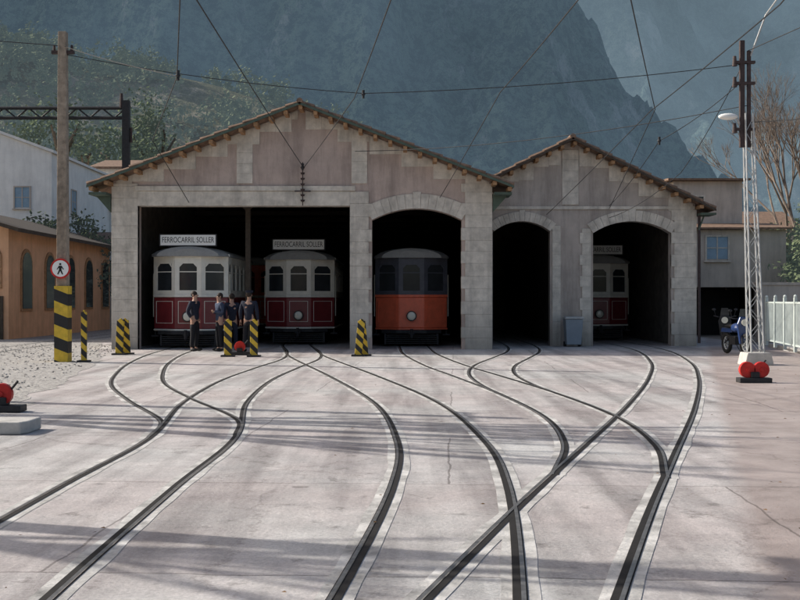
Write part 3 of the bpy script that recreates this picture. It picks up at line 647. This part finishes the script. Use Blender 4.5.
# unseen wooden poles added to cast crisp shadow bands over the yard
for x,y,h_ in ((-8.6,15.3,7.8),(-8.4,17.4,6.5),(-6.2,8.6,6.0)):
    e=thing('shadow_pole','plain weathered wooden pole out of view, added to cast a shadow','pole',(x,y,0),group='unseen poles added for ground shadows')
    b=B(); b.cyl((0,0,0),(0,0,h_),.15,.11,12); b.obj('shaft',mPoleW,e,smooth=True)
    b=B(); b.box(-.05,.05,-.6,.6,h_-.5,h_-.4)
    for k in (-.5,.5): b.cyl((0,k,h_-.4),(0,k,h_-.25),.04,.03)
    b.obj('cross_arm',mRust,e)
# ---------------------------------------------------------------- wires
def wire(pts,r=.012,label='thin black overhead wire above the yard',sag=0):
    o=[]
    for a,c in zip(pts[:-1],pts[1:]):
        a=Vector(a);c=Vector(c)
        for k in range(8):
            t=k/8; q=a.lerp(c,t); q.z-=sag*4*t*(1-t); o.append(q)
    o.append(Vector(pts[-1]))
    b=B(); b.tube(o,r,5); ob=b.obj('overhead_wire',mIron); tag(ob,label,'wire','overhead tram wires'); return ob
cz='contact wire running over the tracks into the shed'
wire([(-3.02,34.4,5.7),(-2.98,16,5.95),(-2.6,-6,5.9)],.011,cz,.03)
wire([(-3.0,34.4,5.7),(-1.0,24.0,5.95),(-.12,16,5.95),(.2,-6,5.9)],.011,cz,.02)
wire([(1.25,34.4,4.75),(2.1,23,5.9),(2.62,16,5.95),(2.4,-6,5.9)],.011,cz,.02)
wire([(4.9,36.8,4.4),(5.7,25,5.85),(5.53,16,5.85),(3,-6,5.9)],.011,cz,.02)
wire([(7.0,36.8,4.6),(5.96,25.7,6.0),(3.35,16,5.95),(1,4,5.9)],.011,cz,.02)
wire([(-6.6,34.4,4.6),(-6.75,30,5.9),(-4.4,21.7,5.95),(-3.2,16,5.95)],.011,cz,.0)
sp='span wire stretched between the poles across the yard'
wire([(-8.42,27.5,7.9),(-4.4,21.9,6.0)],.009,sp,.05)
wire([(-8.42,27.5,7.7),(-.9,27,6.62),(8.3,26.3,7.2)],.010,sp,.12)
wire([(-1.4,34.4,6.2),(8.3,26.3,6.2)],.010,sp,.25)
wire([(-8.42,27.5,7.9),(-25,24,8.8)],.011,sp,.1)
wire([(8.3,26.3,7.5),(14,10,9)],.011,sp,.1)
wire([(8.4,26.3,5.8),(14,20,7)],.011,sp,.5)
wire([(8.2,26.3,7.2),(7.4,29,4.9),(7.0,36.8,4.3)],.010,sp,.15)
wire([(8.2,26.3,6.8),(6.6,28,5.6),(7.0,36.8,4.7)],.010,sp,.1)
for q in ((-4.4,21.8,6.0),(-.9,27,6.6),(-3.0,33.9,5.65),(6.6,28,5.6)):
    b=B(); b.cyl((q[0],q[1],q[2]-.1),(q[0],q[1],q[2]+.1),.03,.035,8); b.ell(q,(.05,.05,.04),8,6); tag(b.obj('wire_insulator',mIron),'small dark insulator clamp on overhead wires','insulator','wire insulators')
# ---------------------------------------------------------------- motorcycles
def moto(label,loc,rot,paint):
    e=thing('motorcycle',label,'motorcycle',loc,rot,group='motorcycles parked beside the shed')
    for yy,nm in ((-.62,'front_wheel'),(.62,'rear_wheel')):
        b=B(); b.torus((0,yy,.31),.25,.06); t=b.obj(nm,mRub,e,smooth=True)
        b=B(); b.torus((0,yy,.31),.19,.02)
        for k in range(6):
            a=k*math.pi/3; b.cyl((0,yy,.31),(0,yy+.19*math.cos(a),.31+.19*math.sin(a)),.012)
        b.cyl((-.05,yy,.31),(.05,yy,.31),.045); b.obj('rim',mGalv,t)
    b=B()
    for s in (-1,1): b.cyl((s*.08,-.62,.31),(s*.08,-.42,.95),.022); b.cyl((s*.07,.62,.31),(s*.08,.2,.5),.025)
    b.box(-.12,.12,-.2,.2,.28,.52); b.obj('frame_and_engine',mIron,e,bevel=.02)
    b=B(); b.ell((0,-.1,.76),(.16,.3,.14),14,8); b.prism([(-.12,.32),(.12,.32),(.2,.88),(.12,1.08),(-.12,1.08),(-.2,.88)],-.56,-.46); b.prism([(-.1,.62),(.1,.62),(.07,.74),(-.07,.74)],.1,.85); b.obj('fairing',paint,e,bevel=.02)
    b=B(); b.ell((0,.32,.8),(.14,.36,.06),12,6); b.obj('seat',mRub,e,smooth=True)
    b=B(); b.tube([(-.34,-.3,1.05),(-.2,-.38,1.02),(.2,-.38,1.02),(.34,-.3,1.05)],.018,6); b.obj('handlebar',mIron,e)
    b=B(); b.cyl((0,-.562,.92),(0,-.62,.92),.09,.1,16); b.obj('headlight',mBrass,e)
    for s in (-1,1): b=B(); b.cyl((s*.28,-.34,1.05),(s*.32,-.36,1.22),.008); b.ell((s*.33,-.36,1.25),(.06,.02,.04),8,6); b.obj('mirror',mIron,e)
    b=B(); b.prism([(-.14,1.08),(.14,1.08),(.1,1.3),(-.1,1.3)],-.52,-.51); b.obj('windscreen',mGlass,e)
    b=B(); b.cyl((.05,.1,.3),(.22,.15,.02),.012); b.obj('side_stand',mIron,e)
moto('blue and black motorcycle with windscreen parked front on',((736-400)/F*31.3,31.3,.0),.12,mBlue)
moto('dark motorcycle parked on its stand beside the wall',((725-400)/F*35,35,.0),-.3,mIron)
# ---------------------------------------------------------------- fence
fe=thing('metal_fence','pale metal railing fence along the raised pavement','fence',(9.6,20,.13))
A=Vector((9.35,21.0));Z=Vector((11.5,34.5)); n=9
mFen=M('pale_grey_green_paint',(.48,.53,.50),.6,.15)
for i in range(n+1):
    q=A.lerp(Z,i/n); b=B(); b.box(q.x-.04,q.x+.04,q.y-.04,q.y+.04,.13,1.62); b.ell((q.x,q.y,1.65),(.05,.05,.05),8,6); b.obj('fence_post',mFen,fe,True)
for z0 in (1.45,.28):
    b=B(); b.obox(A,Z,z0,z0+.05,.03); b.obj('fence_rail',mFen,fe,True)
b=B()
for i in range(110):
    q=A.lerp(Z,(i+.5)/110); b.box(q.x-.012,q.x+.012,q.y-.012,q.y+.012,.335,1.445)
b.obj('fence_bars',mFen,fe,True)['kind']='stuff'
# ---------------------------------------------------------------- houses
def win(par,x,y,z,w_,h_,glass,frame,face='y',sill=True):
    def bx(b,u0,u1,z0,z1,d0,d1):
        if face=='y': b.box(x+u0,x+u1,y-d1,y-d0,z+z0,z+z1)
        else: b.box(x+d0,x+d1,y+u0,y+u1,z+z0,z+z1)
    b=B(); bx(b,-w_/2,w_/2,0,h_,.002,.02); g=b.obj('window',glass,par,True)
    b=B(); t=.07; bx(b,-w_/2-t,-w_/2,-t,h_+t,.0,.06); bx(b,w_/2,w_/2+t,-t,h_+t,.0,.06); bx(b,-w_/2,w_/2,h_,h_+t,.0,.06); bx(b,-.025,.025,0,h_,.021,.04); bx(b,-w_/2,w_/2,h_*.5-.02,h_*.5+.02,.021,.038); b.obj('window_frame',frame,g,True)
    b=B(); bx(b,-w_/2-.12,w_/2+.12,-t-.06,-t,.0,.12); b.obj('window_sill',frame,g,True)
def house(name,label,x0,x1,y0,y1,z0,z1,ridge,mat,axis='y',rm=None,over=.3):
    e=thing(name,label,'house',((x0+x1)/2,y0,0)); xm=(x0+x1)/2
    b=B()
    if axis=='y': b.prism([(x0,z0),(x1,z0),(x1,z1),(xm,z1+ridge),(x0,z1)],y0,y1)
    else:
        ym=(y0+y1)/2; b.prism([(y0,z0),(y1,z0),(y1,z1),(ym,z1+ridge),(y0,z1)],x0,x1,'x')
    b.obj('wall',mat,e,True)
    b=B(); rm=rm or mTile
    if axis=='y':
        hw=(x1-x0)/2;s=ridge/hw
        for sg_ in (-1,1):
            xe=xm+sg_*(hw+over); b.prism([(xm,z1+ridge+.01),(xe,z1-s*over+.01),(xe,z1-s*over+.16),(xm,z1+ridge+.16)],y0-over,y1+over)
    else:
        hw=(y1-y0)/2;s=ridge/hw;ym=(y0+y1)/2
        for sg_ in (-1,1):
            ye=ym+sg_*(hw+over); b.prism([(ym,z1+ridge+.01),(ye,z1-s*over+.01),(ye,z1-s*over+.16),(ym,z1+ridge+.16)],x0-over,x1+over,'x')
    b.obj('roof',rm,e,True)
    return e
h=house('house','tall white rendered house with shallow gable roof',-30,-19.0,60,72,-1,9.6,2.0,mWhite,'y',mWhite,.15)
for x in (-20.6,-23):
    for z in (3.2,6.6): win(h,x,60,z,.8,1.1,mShut,mBeige)
win(h,-19,64,6.6,.9,1.3,mShut,mBeige,'x')
h=house('house','small white house with brown roof among trees',-22.5,-18.2,72,79,0,7.6,1.3,mWhite,'x')
win(h,-20,72,5.2,.8,1.1,mShut,mWoodD)
h=house('house','white flat terrace house above the track',-20.6,-17.0,74,82,0,10.4,.9,mWhite,'x',mTile)
for z in (8.2,5.4): win(h,-19.6,74,z,.8,1.1,mShut,mWoodD); win(h,-18,74,z,.8,1.1,mShut,mWoodD)
h=house('house','low cream house with tile roof beyond the track',-18.8,-15.2,62,68,0,4.6,.8,mWhite,'x',mTile)
win(h,-17.4,62,2.6,.8,1.1,mShut,mWoodD); win(h,-16,62,2.6,.8,1.1,mShut,mWoodD)
h=house('station_outbuilding','low peach building with arched windows and brown roof',-22,-15.3,43,58,0,4.35,1.0,mPeach,'y',mWoodD,.6)
def archwin(par,x,y,z,w_,h_,face):
    pts=[(-w_/2,0),(w_/2,0)]+[(w_/2*math.cos(a),h_-w_/2+w_/2*math.sin(a)) for a in [math.pi*k/10 for k in range(11)]]
    out=[(-w_/2-.14,-.1),(w_/2+.14,-.1)]+[((w_/2+.14)*math.cos(a),h_-w_/2+(w_/2+.14)*math.sin(a)) for a in [math.pi*k/10 for k in range(11)]]
    b=B();c=B()
    if face=='y': b.prism([(x+u,z+v) for u,v in pts],y-.07,y-.055); c.prism([(x+u,z+v) for u,v in out],y-.05,y+.01)
    else: b.prism([(y+u,z+v) for u,v in pts],x+.055,x+.07,'x'); c.prism([(y+u,z+v) for u,v in out],x-.01,x+.05,'x')
    g=b.obj('window',mGlass,par,True); c.obj('window_surround',mWoodO,g,True)
for x in (-15.95,-17.2): archwin(h,x,43,2.1,.5,1.4,'y')
for y in (45,48,51,54,57): archwin(h,-15.3,y,1.2,1.1,2.3,'x')
b=B(); b.box(-16.1,-15.5,42.93,42.99,0,1.7); b.obj('door',mWoodD,h,True)
hs=thing('house','beige two level house with blue shuttered window and carport','house',(14,47,0))
b=B(); b.box(12.2,16.5,47,47.3,2.1,4.55); b.box(12.2,12.45,47.3,55,0,4.3); b.box(16.25,16.5,47.3,55,0,4.3); b.box(15.2,16.2,47,47.25,0,2.1); b.box(12.45,16.2,54.7,55,0,4.3); b.box(12.2,16.5,47.3,55,4.3,4.55); b.box(12.3,15.4,49.5,55,4.56,6.9); b.obj('wall',mBeige,hs,True)
b=B(); b.prism([(46.7,4.56),(49.5,4.9),(49.5,5.0),(46.7,4.64)],12.0,16.7,'x'); b.prism([(49.2,6.91),(55.3,7.2),(55.3,7.3),(49.2,7.0)],12.0,15.7,'x'); b.obj('roof',mTile,hs,True)
win(hs,13.55,47,3.3,.9,.95,mShut,mStone)
win(hs,13.4,49.5,5.5,.5,.7,mGlass,mStone)
b=B(); b.box(12.5,15.1,49,49.1,0,2.0); b.obj('carport_shade_sheet',mDark,hs,True)  # black sheet painted in for the shade inside the carport
h=house('house','distant pale house with tile roof on slope',22,27,75,82,2,6.5,1.2,mBeige,'x'); win(h,24,75,4.2,.9,1.1,mGlass,mWoodD)
b=B(); b.box(13.2,30,40.5,40.8,0,2.1); b.box(13.1,30.1,40.45,40.85,2.102,2.2); tag(b.obj('boundary_wall',mBeige),'low beige rendered boundary wall with coping','wall')
# ---------------------------------------------------------------- vegetation
def leaves(bd,c,r,n,size,rng,clumps=None,lo=.25):
    cl=clumps or max(4,n//22); cs=[]
    for _ in range(cl):
        while True:
            v=Vector((rng.uniform(-1,1),rng.uniform(-1,1),rng.uniform(-1,1)))
            if lo<v.length<1: break
        cs.append((Vector((c[0]+v.x*r[0],c[1]+v.y*r[1],c[2]+v.z*r[2])),rng.uniform(.18,.34)))
    for _ in range(n):
        q,k=rng.choice(cs); p=q+Vector((rng.gauss(0,k*r[0]*.6),rng.gauss(0,k*r[1]*.6),rng.gauss(0,k*r[2]*.5)))
        u=Vector((rng.gauss(0,1),rng.gauss(0,1),rng.gauss(0,1))).normalized(); w_=u.orthogonal().normalized(); s=size*rng.uniform(.5,1.2)
        a=u*s;d=w_*s*.6
        bd.add([p-a,p+d,p+a,p-d],[(0,1,2,3)])
def branches(bd,p,d,l,r,depth,rng,spread=.5,up=.12):
    q=p+d*l; bd.cyl(p,q,r,r*.68,6 if depth>1 else 4,0,False)
    if depth==0: return [q]
    out=[]
    for k in range(rng.choice((2,3,3)) if depth>1 else 3):
        nd_=(d+Vector((rng.uniform(-1,1),rng.uniform(-1,1),rng.uniform(-.5,.8)))*spread+Vector((0,0,up))).normalized()
        out+=branches(bd,q,nd_,l*rng.uniform(.62,.85),r*.64,depth-1,rng,spread,up)
    return out
def leafy(name,label,loc,h,rw,mat,seed,n=1500,size=.22,cat='tree',group=None):
    rng=random.Random(seed); e=thing(name,label,cat,loc,group=group)
    b=B(); branches(b,Vector((0,0,0)),Vector((.05,0,1)).normalized(),h*.32,h*.03,3,rng,.6); b.obj('trunk',mBark,e)
    b=B(); leaves(b,(0,0,h*.6),(rw,rw,h*.38),n*3,size*.62,rng,48,.1); b.obj('crown',mat,e,recalc=False)
    return e
gp_='trees growing behind the depot'
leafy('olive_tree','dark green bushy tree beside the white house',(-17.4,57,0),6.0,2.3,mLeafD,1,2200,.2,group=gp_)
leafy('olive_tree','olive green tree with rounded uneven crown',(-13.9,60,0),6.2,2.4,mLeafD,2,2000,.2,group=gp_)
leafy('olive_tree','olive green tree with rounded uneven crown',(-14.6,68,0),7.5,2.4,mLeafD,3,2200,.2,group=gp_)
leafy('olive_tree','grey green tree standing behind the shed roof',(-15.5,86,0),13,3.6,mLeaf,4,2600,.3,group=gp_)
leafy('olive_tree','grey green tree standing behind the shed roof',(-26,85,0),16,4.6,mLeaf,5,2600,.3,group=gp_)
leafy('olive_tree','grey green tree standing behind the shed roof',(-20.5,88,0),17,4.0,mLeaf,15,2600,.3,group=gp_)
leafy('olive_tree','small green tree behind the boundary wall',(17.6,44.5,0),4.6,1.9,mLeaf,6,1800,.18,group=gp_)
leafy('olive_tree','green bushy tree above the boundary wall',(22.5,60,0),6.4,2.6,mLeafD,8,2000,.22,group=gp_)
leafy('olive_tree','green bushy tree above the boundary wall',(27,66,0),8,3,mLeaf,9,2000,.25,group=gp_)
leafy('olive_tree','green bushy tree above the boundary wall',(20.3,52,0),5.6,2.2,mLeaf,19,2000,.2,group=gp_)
def bare(label,loc,h,seed,spread=.5,depth=5,r=.2,rot=0):
    rng=random.Random(seed); e=thing('bare_tree',label,'tree',loc,rot,group='bare winter plane trees')
    b=B(); b.cyl((0,0,0),(0,0,h*.28),r,r*.85,8); b.obj('trunk',mBark,e)
    b=B()
    for k in range(3): branches(b,Vector((0,0,h*.27)),Vector((math.cos(k*2.1)*.4,math.sin(k*2.1)*.4,1)).normalized(),h*.22,r*.6,depth-1,rng,spread)
    b.obj('crown',mTwig,e); return e
bare('bare grey branched tree behind the lattice mast',(21.5,58,0),12.5,11,.55,7,.2)
bare('bare winter tree with brown twigs on the slope',(25.5,72,0),15,12,.55,7,.2)
bare('bare plane tree at the edge of the yard',(-9.6,15.9,0),8.5,13,.35,5,.28)
bare('bare plane tree at the edge of the yard',(-9.5,8.8,0),7.5,15,.35,5,.22)
def grid(name,x0,x1,nx,y0,y1,ny,fn,mat,label,cat):
    vs=[];fs=[]
    for j in range(ny+1):
        for i in range(nx+1):
            x=x0+(x1-x0)*i/nx;y=y0+(y1-y0)*j/ny; vs.append((x,y,fn(x,y)))
    for j in range(ny):
        for i in range(nx):
            o=j*(nx+1)+i; fs.append((o,o+1,o+nx+2,o+nx+1))
    b=B(); b.add(vs,fs); o=b.obj(name,mat,recalc=False,smooth=True); tag(o,label,cat,kind='structure'); return o
def lerpT(T,x):
    if x<=T[0][0]: return T[0][1]
    for (a,va),(c,vc) in zip(T[:-1],T[1:]):
        if x<=c: return va+(vc-va)*(x-a)/(c-a)
    return T[-1][1]
def sm(t): t=max(0,min(1,t)); return t*t*(3-2*t)
THh=[(-130,46),(-70,43),(-45,38),(-20,31),(0,20),(20,12),(60,9),(120,14)]
def hillf(x,y):
    t=(y-78)/85; top=lerpT(THh,x)
    return -1+top*sm(min(1,t)*.98)+noise.fractal(Vector((x*.03,y*.03,1)),1,2,4)*3.0*min(1,max(0,t*3))-max(0,(y-170))*.35
mHill=mount('hill_scrub',(.06,.065,.04),(.15,.145,.09),(.28,.25,.20),(.15,.19,.22),.28,.12,.5)  # scrub colours with a small painted haze glow
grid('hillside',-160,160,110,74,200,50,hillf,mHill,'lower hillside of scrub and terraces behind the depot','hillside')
b=B(); rng=random.Random(21); cnt=0
while cnt<1300:
    x=rng.uniform(-90,60);y=rng.uniform(84,176)
    if noise.noise(Vector((x*.05,y*.05,7)))<-.22: continue
    if abs(x)>y*.5: continue
    cnt+=1; z=hillf(x,y); s=rng.uniform(.8,2.6)
    leaves(b,(x,y,z+s*.8),(s,s,s*rng.uniform(.8,1.5)),130,.28,rng,7,.05)
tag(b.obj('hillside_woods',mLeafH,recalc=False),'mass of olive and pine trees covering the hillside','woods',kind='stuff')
mM1=mount('hazy_mountain',(.012,.028,.026),(.105,.15,.115),(.25,.26,.245),(.165,.245,.325),.34,.045,.55)  # bluish haze painted in as emission over scrub and rock
mM2=mount('far_hazy_mountain',(.03,.05,.055),(.10,.135,.12),(.20,.21,.20),(.235,.33,.405),.50,.025,.55)  # far layer, stronger haze glow painted in
T1=[(-400,190),(-200,170),(-60,160),(10,135),(30,106),(40,90),(52,70),(64,57),(76,43),(90,33),(130,14),(200,5)]
def m1(x,y):
    t=(y-170)/150; top=lerpT(T1,x+noise.fractal(Vector((x*.02,y*.02,3)),1,2,4)*9)
    n=noise.ridged_multi_fractal(Vector((x*.014,y*.007,2)),.9,2.1,7,1,2)
    n2=noise.fractal(Vector((x*.05,y*.05,2)),.6,2,8)
    return -4+top*sm(t*.9+.02)*(1+.4*(n-1.1)*min(1,max(0,(80-x)/60)+.25)) + n2*9*min(1,max(0,t*2))
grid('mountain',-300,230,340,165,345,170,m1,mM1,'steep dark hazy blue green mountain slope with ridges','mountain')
def m2(x,y):
    t=(y-430)/330
    n=noise.ridged_multi_fractal(Vector((x*.008+5,y*.004,8)),.9,2.1,7,1,2)
    return -5+350*sm(t)*(1+.4*(n-1.1))+noise.fractal(Vector((x*.03,y*.03,2)),.6,2,8)*14*min(1,max(0,t*2))
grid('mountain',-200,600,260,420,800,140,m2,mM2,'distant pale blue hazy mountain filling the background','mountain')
